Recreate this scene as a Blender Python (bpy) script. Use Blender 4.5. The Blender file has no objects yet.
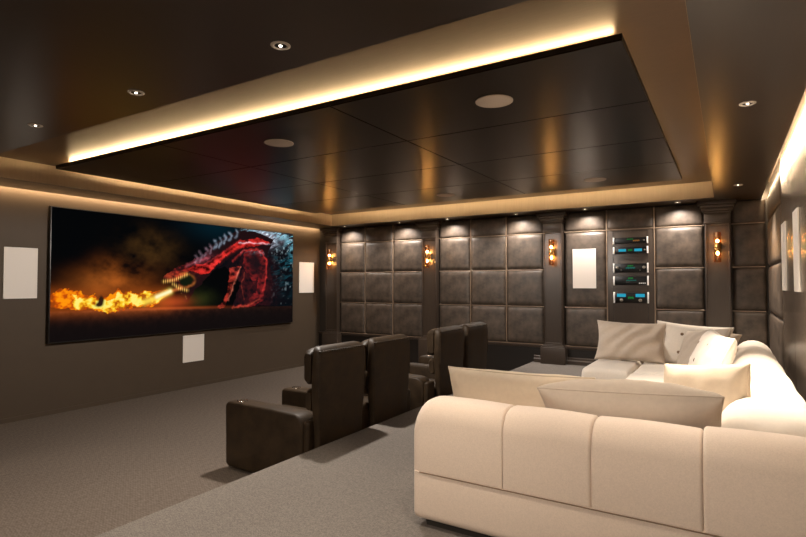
import bpy, bmesh, math, random
import numpy as np
from mathutils import Vector, Matrix, noise

random.seed(7)
PI = math.pi
scene = bpy.context.scene
C = scene.collection

# ------------------------------------------------------------------ materials
def new_mat(name):
    m = bpy.data.materials.new(name)
    m.use_nodes = True
    nt = m.node_tree
    return m, nt, nt.nodes['Principled BSDF']

def N(nt, typ, **kw):
    n = nt.nodes.new(typ)
    for k, v in kw.items():
        setattr(n, k, v)
    return n

def plain(name, col, rough=0.5, metal=0.0, spec=0.5, var=0.0, scale=6.0, bump=0.0, bscale=200.0, stretch=(1, 1, 1), detail=4.0, sheen=0.0, coat=0.0, coat_rough=0.2, rvar=0.0):
    m, nt, b = new_mat(name)
    b.inputs['Base Color'].default_value = (*col, 1)
    b.inputs['Roughness'].default_value = rough
    b.inputs['Metallic'].default_value = metal
    b.inputs['Specular IOR Level'].default_value = spec
    b.inputs['Sheen Weight'].default_value = sheen
    b.inputs['Coat Weight'].default_value = coat
    b.inputs['Coat Roughness'].default_value = coat_rough
    tc = N(nt, 'ShaderNodeTexCoord')
    mp = N(nt, 'ShaderNodeMapping')
    mp.inputs['Scale'].default_value = stretch
    nt.links.new(tc.outputs['Object'], mp.inputs['Vector'])
    if var > 0:
        nz = N(nt, 'ShaderNodeTexNoise')
        nz.inputs['Scale'].default_value = scale
        nz.inputs['Detail'].default_value = detail
        nz.inputs['Roughness'].default_value = 0.6
        nt.links.new(mp.outputs[0], nz.inputs['Vector'])
        r = N(nt, 'ShaderNodeValToRGB')
        r.color_ramp.elements[0].position = 0.3
        r.color_ramp.elements[1].position = 0.7
        r.color_ramp.elements[0].color = (*[c * (1 - var) for c in col], 1)
        r.color_ramp.elements[1].color = (*[min(1, c * (1 + var)) for c in col], 1)
        nt.links.new(nz.outputs['Fac'], r.inputs['Fac'])
        nt.links.new(r.outputs['Color'], b.inputs['Base Color'])
        if rvar > 0:
            mr = N(nt, 'ShaderNodeMapRange')
            mr.inputs['From Min'].default_value = 0.3
            mr.inputs['From Max'].default_value = 0.7
            mr.inputs['To Min'].default_value = rough - rvar
            mr.inputs['To Max'].default_value = rough + rvar
            nt.links.new(nz.outputs['Fac'], mr.inputs['Value'])
            nt.links.new(mr.outputs[0], b.inputs['Roughness'])
    if bump > 0:
        n2 = N(nt, 'ShaderNodeTexNoise')
        n2.inputs['Scale'].default_value = bscale
        n2.inputs['Detail'].default_value = 3.0
        nt.links.new(mp.outputs[0], n2.inputs['Vector'])
        bp = N(nt, 'ShaderNodeBump')
        bp.inputs['Strength'].default_value = bump
        bp.inputs['Distance'].default_value = 0.004
        nt.links.new(n2.outputs['Fac'], bp.inputs['Height'])
        nt.links.new(bp.outputs[0], b.inputs['Normal'])
    return m

def emit(name, col, strength):
    m = bpy.data.materials.new(name)
    m.use_nodes = True
    nt = m.node_tree
    nt.nodes.clear()
    e = N(nt, 'ShaderNodeEmission')
    e.inputs['Color'].default_value = (*col, 1)
    e.inputs['Strength'].default_value = strength
    o = N(nt, 'ShaderNodeOutputMaterial')
    nt.links.new(e.outputs[0], o.inputs['Surface'])
    return m

def carpet_mat(name, col, herring):
    m, nt, b = new_mat(name)
    b.inputs['Roughness'].default_value = 0.95
    b.inputs['Specular IOR Level'].default_value = 0.15
    tc = N(nt, 'ShaderNodeTexCoord')
    sp = N(nt, 'ShaderNodeSeparateXYZ')
    nt.links.new(tc.outputs['Object'], sp.inputs[0])
    def math_(op, a, b_=None, v=None):
        n = N(nt, 'ShaderNodeMath', operation=op)
        nt.links.new(a, n.inputs[0])
        if b_ is not None: nt.links.new(b_, n.inputs[1])
        if v is not None: n.inputs[1].default_value = v
        return n.outputs[0]
    if herring:
        pp = math_('PINGPONG', sp.outputs['X'], v=0.013)
        s = math_('ADD', sp.outputs['Y'], pp)
        w = math_('SINE', math_('MULTIPLY', s, v=2 * PI / 0.011))
    else:
        wx = math_('SINE', math_('MULTIPLY', sp.outputs['X'], v=2 * PI / 0.034))
        wy = math_('SINE', math_('MULTIPLY', sp.outputs['Y'], v=2 * PI / 0.021))
        w = math_('MULTIPLY', wx, wy)
    n1 = N(nt, 'ShaderNodeTexNoise')
    n1.inputs['Scale'].default_value = 130 if herring else 90
    n1.inputs['Detail'].default_value = 3
    mp = N(nt, 'ShaderNodeMapping')
    mp.inputs['Scale'].default_value = (0.7, 1.0, 1.0) if herring else (0.22, 1.0, 1.0)
    nt.links.new(tc.outputs['Object'], mp.inputs[0])
    nt.links.new(mp.outputs[0], n1.inputs['Vector'])
    f = math_('ADD', math_('MULTIPLY', w, v=0.09), n1.outputs['Fac'])
    r = N(nt, 'ShaderNodeValToRGB')
    r.color_ramp.elements[0].position = 0.3
    r.color_ramp.elements[1].position = 0.72
    r.color_ramp.elements[0].color = (*[c * 0.72 for c in col], 1)
    r.color_ramp.elements[1].color = (*[c * 1.25 for c in col], 1)
    nt.links.new(f, r.inputs['Fac'])
    nt.links.new(r.outputs[0], b.inputs['Base Color'])
    bp = N(nt, 'ShaderNodeBump')
    bp.inputs['Strength'].default_value = 0.35
    bp.inputs['Distance'].default_value = 0.004
    nt.links.new(f, bp.inputs['Height'])
    nt.links.new(bp.outputs[0], b.inputs['Normal'])
    return m

def amber_mat():
    m = bpy.data.materials.new('amber_glass')
    m.use_nodes = True
    nt = m.node_tree
    nt.nodes.clear()
    t = N(nt, 'ShaderNodeBsdfTransparent')
    t.inputs['Color'].default_value = (0.84, 0.63, 0.38, 1)
    g = N(nt, 'ShaderNodeBsdfGlossy')
    g.inputs['Color'].default_value = (1, 0.85, 0.6, 1)
    g.inputs['Roughness'].default_value = 0.12
    mx = N(nt, 'ShaderNodeMixShader')
    mx.inputs[0].default_value = 0.12
    nt.links.new(t.outputs[0], mx.inputs[1])
    nt.links.new(g.outputs[0], mx.inputs[2])
    o = N(nt, 'ShaderNodeOutputMaterial')
    nt.links.new(mx.outputs[0], o.inputs['Surface'])
    return m

def picture_mat():
    m = bpy.data.materials.new('screen_picture')
    m.use_nodes = True
    nt = m.node_tree
    nt.nodes.clear()
    a = N(nt, 'ShaderNodeVertexColor')
    a.layer_name = 'picture'
    e = N(nt, 'ShaderNodeEmission')
    e.inputs['Strength'].default_value = PIC_STRENGTH
    nt.links.new(a.outputs['Color'], e.inputs['Color'])
    o = N(nt, 'ShaderNodeOutputMaterial')
    nt.links.new(e.outputs[0], o.inputs['Surface'])
    return m

PIC_STRENGTH = 1.0
M = {}
M['ceiling'] = plain('lacquered_dark_ceiling', (0.034, 0.022, 0.015), 0.31, spec=0.62, var=0.08, scale=2.0, stretch=(40, 2, 2))
M['raft'] = plain('lacquered_ceiling_tiles', (0.013, 0.0085, 0.0055), 0.30, spec=0.27, var=0.1, scale=2.0, stretch=(60, 2, 2))
M['raft_edge'] = plain('black_edge', (0.006, 0.005, 0.004), 0.5)
M['recess'] = plain('tan_brushed_recess', (0.140, 0.082, 0.040), 0.34, spec=0.5, metal=0.3, var=0.08, scale=3.0, stretch=(3, 30, 3))
M['tan_face'] = plain('tan_recess_face', (0.50, 0.37, 0.23), 0.45, var=0.05, scale=3.0, stretch=(12, 12, 1))
M['wall_paint'] = plain('brown_wall_paint', (0.072, 0.051, 0.034), 0.62, spec=0.25, var=0.03, scale=5, bump=0.05, bscale=300)
M['wall_back'] = plain('dark_backing', (0.035, 0.027, 0.021), 0.45)
M['wood'] = plain('dark_lacquered_wood', (0.046, 0.032, 0.023), 0.36, spec=0.42, var=0.12, scale=3.0, stretch=(40, 40, 1.5))
M['wood_right'] = plain('satin_brown_wood', (0.105, 0.080, 0.060), 0.26, spec=0.8, var=0.12, scale=3.0, stretch=(60, 60, 1.5))
M['wainscot'] = plain('black_brown_wainscot', (0.012, 0.009, 0.007), 0.4, spec=0.4)
M['metal_strip'] = plain('bronze_strip', (0.30, 0.215, 0.15), 0.45, metal=0.3)
M['pad'] = plain('dark_wall_leather', (0.066, 0.048, 0.035), 0.50, spec=0.42, var=0.5, scale=8, detail=8, bump=0.15, bscale=160, rvar=0.08)
M['leather'] = plain('dark_brown_leather', (0.030, 0.0185, 0.0095), 0.55, spec=0.22, var=0.4, scale=9, detail=5, bump=0.15, bscale=140, rvar=0.06)
M['leather_dark'] = plain('black_brown_leather', (0.013, 0.009, 0.006), 0.45, spec=0.5, var=0.2, scale=9, bump=0.15, bscale=140)
M['carpet'] = carpet_mat('woven_carpet', (0.120, 0.096, 0.078), False)
M['carpet_step'] = carpet_mat('herringbone_carpet', (0.152, 0.133, 0.117), True)
M['fabric'] = plain('cream_upholstery', (0.70, 0.575, 0.475), 0.9, spec=0.15, var=0.07, scale=180, bump=0.22, bscale=420, sheen=0.15)
M['fabric_white'] = plain('ivory_upholstery', (0.76, 0.69, 0.61), 0.9, spec=0.15, var=0.03, scale=60, bump=0.1, bscale=420, sheen=0.15)
M['pillow_cream'] = plain('cream_pillow_cotton', (0.70, 0.58, 0.44), 0.92, spec=0.1, var=0.03, scale=40, bump=0.1, bscale=350)
M['pillow_grey'] = plain('warm_grey_pillow_cotton', (0.52, 0.44, 0.365), 0.92, spec=0.1, var=0.04, scale=40, bump=0.1, bscale=350)
M['pillow_dark'] = plain('taupe_pillow_cotton', (0.38, 0.31, 0.245), 0.92, spec=0.1, var=0.04, scale=40, bump=0.1, bscale=350)
M['seam'] = plain('brown_seam_thread', (0.22, 0.15, 0.10), 0.9, spec=0.1)  # brown thread of the sofa seam and cushion buttons
M['plinth'] = plain('black_sofa_plinth', (0.02, 0.016, 0.012), 0.6)
M['white_grille'] = plain('white_speaker_grille', (0.76, 0.70, 0.64), 0.75, var=0.03, scale=400)
M['white_rim'] = plain('white_speaker_frame', (0.80, 0.75, 0.69), 0.6)
M['grey_grille'] = plain('grey_ceiling_grille', (0.50, 0.43, 0.37), 0.7, var=0.05, scale=500)
M['ring'] = plain('satin_white_ring', (0.72, 0.66, 0.6), 0.35)
M['black'] = plain('black_plastic', (0.004, 0.004, 0.004), 0.3, spec=0.25)
M['knob'] = plain('dark_steel_knob', (0.22, 0.20, 0.17), 0.35, metal=0.8)
M['bezel'] = plain('screen_bezel', (0.012, 0.010, 0.009), 0.4)
M['chrome'] = plain('brushed_aluminium', (0.92, 0.90, 0.87), 0.35, metal=0.25)
M['brass'] = plain('polished_brass', (0.72, 0.42, 0.14), 0.25, metal=1.0)
M['cup'] = plain('cup_holder_steel', (0.55, 0.5, 0.45), 0.25, metal=1.0)
M['amber'] = amber_mat()
M['bulb'] = emit('sconce_bulb', (1.0, 0.80, 0.52), 440)
M['led'] = emit('warm_led', (1.0, 0.70, 0.36), 42)
M['led_far'] = emit('warm_led_far', (1.0, 0.74, 0.44), 75)
M['led_right'] = emit('warm_led_right', (1.0, 0.70, 0.38), 10)
M['led_soft'] = emit('warm_led_soft', (1.0, 0.72, 0.42), 42)
M['led_wall'] = emit('warm_led_wall', (1.0, 0.74, 0.46), 130)
M['led_wall_soft'] = emit('warm_led_wall_soft', (1.0, 0.70, 0.40), 60)
M['lamp'] = emit('downlight_lamp', (1.0, 0.86, 0.68), 14)
M['meter'] = emit('blue_meter', (0.03, 0.40, 0.58), .8)
M['green'] = emit('green_logo', (0.04, 0.50, 0.10), 0.4)
M['teal_text'] = emit('teal_display', (0.06, 0.5, 0.42), 0.3)
M['amber_text'] = emit('amber_display', (0.5, 0.2, 0.05), 0.6)
M['picture'] = picture_mat()

# ------------------------------------------------------------------ mesh helpers
def link(o, parent=None):
    C.objects.link(o)
    if parent is not None:
        o.parent = parent
    return o

def obj(name, bm, mat, parent=None, smooth=True, angle=40):
    me = bpy.data.meshes.new(name)
    bmesh.ops.recalc_face_normals(bm, faces=bm.faces)
    bm.to_mesh(me)
    bm.free()
    mats = mat if isinstance(mat, (list, tuple)) else [mat]
    for m in mats:
        me.materials.append(m)
    if smooth:
        me.shade_smooth()
        try:
            me.set_sharp_from_angle(angle=math.radians(angle))
        except Exception:
            pass
    return link(bpy.data.objects.new(name, me), parent)

def box(bm, x0, x1, y0, y1, z0, z1, bev=0.0, seg=3, mi=0):
    t = bmesh.new()
    bmesh.ops.create_cube(t, size=1)
    for v in t.verts:
        v.co = Vector((x0 + (v.co.x + .5) * (x1 - x0), y0 + (v.co.y + .5) * (y1 - y0), z0 + (v.co.z + .5) * (z1 - z0)))
    if bev > 0:
        bmesh.ops.bevel(t, geom=list(t.edges), offset=bev, segments=seg, profile=0.5, affect='EDGES')
    for f in t.faces: f.material_index = mi
    me = bpy.data.meshes.new('tmp'); t.to_mesh(me); t.free()
    bm.from_mesh(me); bpy.data.meshes.remove(me)
    return bm

def bx(*a, **k):
    return box(bmesh.new(), *a, **k)

def cyl(bm, c, r, h, axis='Z', seg=32, r2=None, bev=0):
    t = bmesh.new()
    bmesh.ops.create_cone(t, cap_ends=True, segments=seg, radius1=r, radius2=r if r2 is None else r2, depth=h)
    if bev:
        es = [e for e in t.edges if len(e.link_faces) == 2 and any(len(f.verts) > 4 for f in e.link_faces)]
        bmesh.ops.bevel(t, geom=es, offset=bev, segments=2, profile=.5, affect='EDGES')
    if axis == 'X': bmesh.ops.rotate(t, verts=t.verts, cent=(0, 0, 0), matrix=Matrix.Rotation(PI / 2, 3, 'Y'))
    if axis == 'Y': bmesh.ops.rotate(t, verts=t.verts, cent=(0, 0, 0), matrix=Matrix.Rotation(PI / 2, 3, 'X'))
    bmesh.ops.translate(t, verts=t.verts, vec=c)
    me = bpy.data.meshes.new('tmp'); t.to_mesh(me); t.free()
    bm.from_mesh(me); bpy.data.meshes.remove(me)
    return bm

def lathe(bm, prof, c, seg=40, axis='Z'):
    """prof: list of (r, h) swept about an axis through c; closed on itself."""
    rings = []
    for r, h in prof:
        ring = []
        for i in range(seg):
            a = 2 * PI * i / seg
            p = (r * math.cos(a), r * math.sin(a), h)
            if axis == 'Y': p = (p[0], p[2], p[1])
            if axis == 'X': p = (p[2], p[0], p[1])
            ring.append(bm.verts.new(Vector(p) + Vector(c)))
        rings.append(ring)
    for k in range(len(rings)):
        a, b = rings[k], rings[(k + 1) % len(rings)]
        for i in range(seg):
            j = (i + 1) % seg
            bm.faces.new((a[i], a[j], b[j], b[i]))
    return bm

def rrect(a0, a1, b0, b1, r, n=6):
    """rounded rectangle loop; r = (r00, r10, r11, r01) radii at (a0,b0),(a1,b0),(a1,b1),(a0,b1)"""
    if not isinstance(r, (tuple, list)): r = (r,) * 4
    pts = []
    for (ca, cb, sa, sb, rr, st) in ((a0, b0, 1, 1, r[0], PI), (a1, b0, -1, 1, r[1], 1.5 * PI), (a1, b1, -1, -1, r[2], 0), (a0, b1, 1, -1, r[3], .5 * PI)):
        rr = max(min(rr, abs(a1 - a0) / 2 - 1e-4, abs(b1 - b0) / 2 - 1e-4), 1e-4)
        for i in range(n + 1):
            t = st + .5 * PI * i / n
            pts.append((ca + sa * rr + rr * math.cos(t), cb + sb * rr + rr * math.sin(t)))
    return pts

def loft(bm, loops, cap=True):
    vs = [[bm.verts.new(p) for p in L] for L in loops]
    n = len(vs[0])
    for a, b in zip(vs[:-1], vs[1:]):
        for i in range(n):
            j = (i + 1) % n
            bm.faces.new((a[i], a[j], b[j], b[i]))
    if cap:
        bm.faces.new(vs[0][::-1]); bm.faces.new(vs[-1])
    return bm

def seg_block(bm, axis, s0, s1, p0, p1, z0, z1, rad, e0=.015, e1=.015, crown=0.0, nst=8, side=0.0, square=False):
    """upholstered block lofted along an axis ('X' or 'Y'); profile in (other axis, Z) with corner radii rad;
    its two ends are turned in by quarter circles e0 and e1, crown lifts the middle."""
    st = []
    for i in range(nst + 1):
        a = .5 * PI * i / nst
        st.append((s0 + e0 * (1 - math.cos(a)) if False else s0 + e0 * (1 - math.cos(a)), e0 * (1 - math.sin(a))))
    L = s1 - s0
    for i in range(1, 10):
        st.append((s0 + e0 + (L - e0 - e1) * i / 10, 0))
    for i in range(nst, -1, -1):
        a = .5 * PI * i / nst
        st.append((s1 - e1 * (1 - math.cos(a)), e1 * (1 - math.sin(a))))
    loops = []
    for s, d in st:
        u = (s - s0) / L * 2 - 1
        c = crown * (1 - u * u)
        sd = side * (1 - u * u)
        d = min(d, (p1 - p0) * .45, (z1 - z0) * .45)
        dp, dz, dt = (d * .22, 0, d) if square is True else (d, 0, 0) if square else (d, d * .3, d)
        lp = rrect(p0 + dp - sd, p1 - dp + sd, z0 + dz, z1 - dt + c, rad)
        loops.append([(s, a, b) if axis == 'X' else (a, s, b) for a, b in lp])
    return loft(bm, loops)

def prism(bm, poly, axis, a0, a1, bev=0.0, seg=3):
    """poly in the plane across the axis, extruded from a0 to a1"""
    t = bmesh.new()
    def P(p, s):
        if axis == 'Y': return (p[0], s, p[1])
        if axis == 'X': return (s, p[0], p[1])
        return (p[0], p[1], s)
    A = [t.verts.new(P(p, a0)) for p in poly]
    B = [t.verts.new(P(p, a1)) for p in poly]
    n = len(poly)
    t.faces.new(A[::-1]); t.faces.new(B)
    for i in range(n):
        j = (i + 1) % n
        t.faces.new((A[i], A[j], B[j], B[i]))
    bmesh.ops.recalc_face_normals(t, faces=t.faces)
    if bev > 0:
        es = [e for e in t.edges if any(len(f.verts) == n for f in e.link_faces)]
        bmesh.ops.bevel(t, geom=es, offset=bev, segments=seg, profile=.5, affect='EDGES')
    me = bpy.data.meshes.new('tmp'); t.to_mesh(me); t.free()
    bm.from_mesh(me); bpy.data.meshes.remove(me)
    return bm

def tube(bm, pts, r, seg=6, closed=False):
    pts = [Vector(p) for p in pts]
    n = len(pts)
    rings = []
    for i, p in enumerate(pts):
        a = pts[(i - 1) % n] if (closed or i > 0) else p
        b = pts[(i + 1) % n] if (closed or i < n - 1) else p
        d = (b - a)
        if d.length < 1e-9: d = Vector((0, 0, 1))
        d.normalize()
        up = Vector((0, 0, 1)) if abs(d.z) < .9 else Vector((1, 0, 0))
        s = d.cross(up).normalized(); u = s.cross(d)
        rings.append([bm.verts.new(p + r * (math.cos(2 * PI * k / seg) * s + math.sin(2 * PI * k / seg) * u)) for k in range(seg)])
    R = list(zip(rings[:-1], rings[1:]))
    if closed: R.append((rings[-1], rings[0]))
    for a, b in R:
        for k in range(seg):
            j = (k + 1) % seg
            bm.faces.new((a[k], a[j], b[j], b[k]))
    if not closed:
        bm.faces.new(rings[0][::-1]); bm.faces.new(rings[-1])
    return bm

def tag(o, label, cat, group=None):
    o['label'] = label; o['category'] = cat
    if group: o['group'] = group
    return o

def thing(name, label, cat, loc=(0, 0, 0), rot=(0, 0, 0), group=None):
    o = bpy.data.objects.new(name, None)
    o.empty_display_size = 0.1
    o.location = loc; o.rotation_euler = rot
    link(o)
    return tag(o, label, cat, group)

def struct(name, bm, mat, parent=None, smooth=False):
    o = obj(name, bm, mat, parent, smooth=smooth)
    if parent is None: o['kind'] = 'structure'
    return o

def lamp(name, typ, loc, energy, color, parent=None, rot=(0, 0, 0), **kw):
    l = bpy.data.lights.new(name, typ)
    l.energy = energy; l.color = color
    for k, v in kw.items(): setattr(l, k, v)
    o = bpy.data.objects.new(name, l)
    o.location = loc; o.rotation_euler = rot
    return link(o, parent)

# ------------------------------------------------------------------ camera
cd = bpy.data.cameras.new('camera')
cd.sensor_width = 36.0
cd.sensor_fit = 'HORIZONTAL'
cd.lens = 526.0 / 806.0 * 36.0
cd.clip_start = 0.02
cam = bpy.data.objects.new('camera', cd)
link(cam)
cam.location = (0, 0, 1.65)
cam.rotation_euler = (PI / 2 + 0.0297, 0.0, 0.5516)
scene.camera = cam

# ------------------------------------------------------------------ key numbers
XL, XR, YF, YN = -7.3227, 0.473, 8.52, -1.6
ZC, ZREC, ZP = 2.797, 3.018, 0.38
OX0, OX1, OY0, OY1 = -6.62, -0.125, 2.05, 8.07
PX = -2.74                                             # platform edge

# ------------------------------------------------------------------ shell
struct('floor', bx(XL - .1, PX + .02, YN, YF + .1, -.1, 0), M['carpet'])
struct('floor_platform', bx(PX, XR + .12, YN, YF + .1, -.1, ZP, bev=.012, seg=2), M['carpet_step'])
b = bmesh.new()
box(b, -3.04, PX, 7.35, YF - .02, 0, ZP * .5, bev=.01)
struct('floor_step', b, M['carpet_step'])

struct('wall_left', bx(XL - .1, XL, YN, YF + .1, 0, 3.02), M['wall_paint'])
struct('wall_far', bx(XL, XR + .12, YF + .03, YF + .13, 0, 3.02), M['wall_back'])
struct('wall_near', bx(XL, XR + .12, YN - .1, YN, 0, 3.02), M['wall_paint'])
b = bmesh.new()
box(b, XR + .03, XR + .12, YN, YF + .03, ZP, 3.02)
struct('wall_right', b, M['wall_back'])
# flat wooden boards on the right wall, dark reveals between them
yj = [6.43, 5.40, 4.37, 3.34, 2.31, 1.28, .25, -.78, YN]
b = bmesh.new()
for a, c in zip(yj[:-1], yj[1:]):
    box(b, XR, XR + .03, c + .006, a - .006, ZP, 3.0, bev=.002, seg=1)
struct('trim_1', b, M['wood_right'])

# main ceiling ring with an opening, and light gaps along the left and right walls
b = bmesh.new()
cx0, cx1 = XL + .10, XR - .06
box(b, cx0, OX0, YN, YF + .03, ZC, ZREC)
box(b, OX1, cx1, YN, YF + .03, ZC, ZREC)
box(b, OX0, OX1, YN, OY0, ZC, ZREC)
box(b, OX0, OX1, OY1, YF + .03, ZC, ZREC)
struct('ceiling', b, M['ceiling'])
struct('ceiling_recess', bx(XL, XR + .12, YN, YF + .03, ZREC, ZREC + .08), M['recess'])
b = bmesh.new()                                        # tan facing boards inside the opening
box(b, OX0, OX0 + .001, OY0, OY1, ZC + .001, ZREC)
box(b, OX1 - .001, OX1, OY0, OY1, ZC + .001, ZREC)
box(b, OX0 + .001, OX1 - .001, OY1 - .001, OY1, ZC + .001, ZREC)
box(b, OX0 + .001, OX1 - .001, OY0, OY0 + .001, ZC + .001, ZREC)
struct('trim_2', b, M['tan_face'])
# light strips inside the wall gaps
struct('trim_3', bx(cx1 + .001, cx1 + .005, YN, YF, ZC + .020, ZC + .065), M['led_wall'])
struct('trim_4', bx(cx0 - .005, cx0 - .001, YN, YF, ZC + .020, ZC + .065), M['led_wall_soft'])

# ------------------------------------------------------------------ floating ceiling panel
rx0, rx1, ry0, ry1, rz0, rz1 = -6.34, -0.45, 2.93, 7.26, 2.932, 2.972
t = thing('ceiling_panel', 'dark glossy suspended ceiling panel of twelve tiles with glowing cove edges', 'ceiling panel', (-3.395, 5.095, rz0))
def loc(bm, o):
    bmesh.ops.translate(bm, verts=bm.verts, vec=-Vector(o.location)); return bm
xs = [rx0, -4.42, -2.42, rx1]
ys = [ry0, 4.0, 5.09, 6.17, ry1]
b = bmesh.new()
for i in range(3):
    for j in range(4):
        g = .006
        box(b, xs[i] + (g if i else 0), xs[i + 1] - (g if i < 2 else 0), ys[j] + (g if j else 0), ys[j + 1] - (g if j < 3 else 0), rz0, rz0 + .012, bev=.001, seg=1)
obj('tiles', loc(b, t), M['raft'], t, smooth=False)
obj('tray', loc(bx(rx0, rx1, ry0, ry1, rz0 + .012, rz1), t), M['raft_edge'], t, smooth=False)
def strip(x0, x1, y0, y1, m):
    o = obj('light_strip', loc(bx(x0, x1, y0, y1, rz1, rz1 + .030), t), m, t, smooth=False)
    o['label'] = 'glowing warm light strip'
ins = .110
strip(rx0 + .06, rx1 - .06, ry0 + ins, ry0 + ins + .006, M['led'])
strip(rx0 + .1, rx1 - .1, ry1 - ins - .006, ry1 - ins, M['led_far'])
strip(rx0 + ins, rx0 + ins + .006, ry0 + .6, ry1 - .15, M['led_soft'])
strip(rx1 - ins - .006, rx1 - ins, ry0 + .15, ry1 - .15, M['led_right'])

# round in-ceiling speakers
for (x, y, where) in ((-1.366, 3.437, 'nearest the right front corner of the dark ceiling panel'), (-3.437, 3.443, 'near the middle of the long glowing front edge'),
                      (-3.417, 6.72, 'at the far side of the panel, left one'), (-1.355, 6.695, 'at the far side of the panel, right one')):
    s = thing('ceiling_speaker', 'round grey ceiling speaker grille ' + where, 'ceiling speaker', (x, y, rz0 - .001), group='round speakers in the dark ceiling panel')
    b = bmesh.new(); cyl(b, (0, 0, -.004), .122, .007, seg=48, bev=.002)
    obj('grille', b, M['grey_grille'], s)
    b = bmesh.new(); lathe(b, [(.122, 0), (.130, 0), (.130, -.006), (.122, -.008)], (0, 0, 0), 48)
    obj('rim', b, M['grey_grille'], s)

# ------------------------------------------------------------------ downlights
DL_COL = (1.0, 0.86, 0.70)
def downlight(x, y, label, group, energy, size=75, blend=.6, color=DL_COL, r=.047, lampmat=None, tilt=0):
    d = thing('downlight', label, 'downlight', (x, y, ZC), group=group)
    b = bmesh.new()
    lathe(b, [(r * .62, .012), (r * .62, -.004), (r * .78, -.008), (r, -.003), (r, 0)], (0, 0, -.0005), 40)
    obj('ring', b, M['ring'], d)
    b = bmesh.new(); cyl(b, (0, 0, -.002), r * .62, .002, seg=32)
    obj('baffle', b, M['black'], d)
    b = bmesh.new(); cyl(b, (0, 0, -.0045), r * .15, .003, seg=24)
    o = obj('bulb', b, lampmat or M['lamp'], d); o['label'] = 'glowing bulb'
    if energy:
        lamp('bulb_light', 'SPOT', (0, 0, -.012), energy, color, d, rot=(math.radians(tilt), 0, 0), spot_size=math.radians(size), spot_blend=blend, shadow_soft_size=.005)
    return d
for x, lb in ((-1.807, 'largest recessed downlight of the left ceiling, nearest the cove'), (-2.991, 'middle recessed downlight of the row on the left ceiling'),
              (-4.23, 'smallest recessed downlight at the far left of the ceiling')):
    downlight(x, 1.815, lb, 'downlights in the near ceiling row', 80)
downlight(-.62, 1.815, 'recessed downlight above the near sofa back, out of sight', 'downlights in the near ceiling row', 80)
downlight(.13, 3.961, 'recessed downlight in the right ceiling above the sofa back, the larger one', 'downlights in the right ceiling strip', 520, size=95, blend=1.0)
downlight(.13, 7.175, 'recessed downlight in the right ceiling by the far corner, the smaller one', 'downlights in the right ceiling strip', 380, size=95, blend=1.0)
far_lights = [(-6.45, 'above the left wall pads beside the first pilaster'), (-5.17, 'left of the second pilaster'), (-4.17, 'right of the second pilaster'),
              (-2.92, 'left of the third pilaster'), (-1.83, 'above the white speaker on the padded wall'), (-.57, 'left of the rightmost pilaster')]
for x, lb in far_lights:
    downlight(x, 8.27, 'tiny recessed downlight ' + lb, 'downlights over the padded wall', 105, size=145, blend=1.0, tilt=0, color=(1.0, .92, .84), r=.042)

# ------------------------------------------------------------------ padded far wall
PW = 0.30
pil_x = [-6.90, -4.62, -2.365, -0.10]
rows = [0.668, 1.283, 1.884, 2.478, ZC - .002]
row_name = ['bottom', 'third', 'second', 'top']
def pad_mesh(w, h, t, n=14):
    """cushioned wall pad in its own XZ plane, face towards -Y, back at y=0"""
    bm = bmesh.new()
    P = [math.sin(.5 * PI * (2 * i / n - 1)) for i in range(n + 1)]
    g = []
    for u in P:
        col = []
        for v in P:
            k = ((1 - abs(u) ** 16) ** (1 / 2.6)) * ((1 - abs(v) ** 16) ** (1 / 2.6))
            k += .22 * (1 - u * u) * (1 - v * v)
            col.append(bm.verts.new((u * w / 2, -t * k - .004, v * h / 2)))
        g.append(col)
    for i in range(n):
        for j in range(n):
            bm.faces.new((g[i][j], g[i + 1][j], g[i + 1][j + 1], g[i][j + 1]))
    rim = [g[i][0] for i in range(n + 1)] + [g[n][j] for j in range(1, n + 1)] + [g[i][n] for i in range(n - 1, -1, -1)] + [g[0][j] for j in range(n - 1, 0, -1)]
    back = [bm.verts.new((v.co.x, 0, v.co.z)) for v in rim]
    m = len(rim)
    for i in range(m):
        bm.faces.new((rim[i], rim[(i + 1) % m], back[(i + 1) % m], back[i]))
    bm.faces.new(back)
    return bm
pad_cache = {}
def pad(x0, x1, z0, z1, label, rot=0.0, pos=None, group='padded leather squares on the far wall', t=.040):
    g = .009
    w, h = round(x1 - x0 - 2 * g, 3), round(z1 - z0 - 2 * g, 3)
    key = (w, h, t)
    if key not in pad_cache:
        o = obj('wall_pad', pad_mesh(w, h, t), M['pad'], angle=60)
        pad_cache[key] = o.data
    else:
        o = link(bpy.data.objects.new('wall_pad', pad_cache[key]))
    if pos is None: o.location = ((x0 + x1) / 2, YF + .012, (z0 + z1) / 2)
    else: o.location = (pos[0], pos[1], (z0 + z1) / 2)
    o.rotation_euler = (0, 0, rot)
    return tag(o, label, 'wall pad', group)

strips = bmesh.new()
def vstrip(x, z0=rows[0], z1=ZC - .004):
    box(strips, x - .0065, x + .0065, YF - .026, YF + .03, z0, z1, bev=.002, seg=1)
def hstrip(x0, x1, z):
    box(strips, x0, x1, YF - .025, YF + .03, z - .006, z + .006, bev=.002, seg=1)
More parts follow.
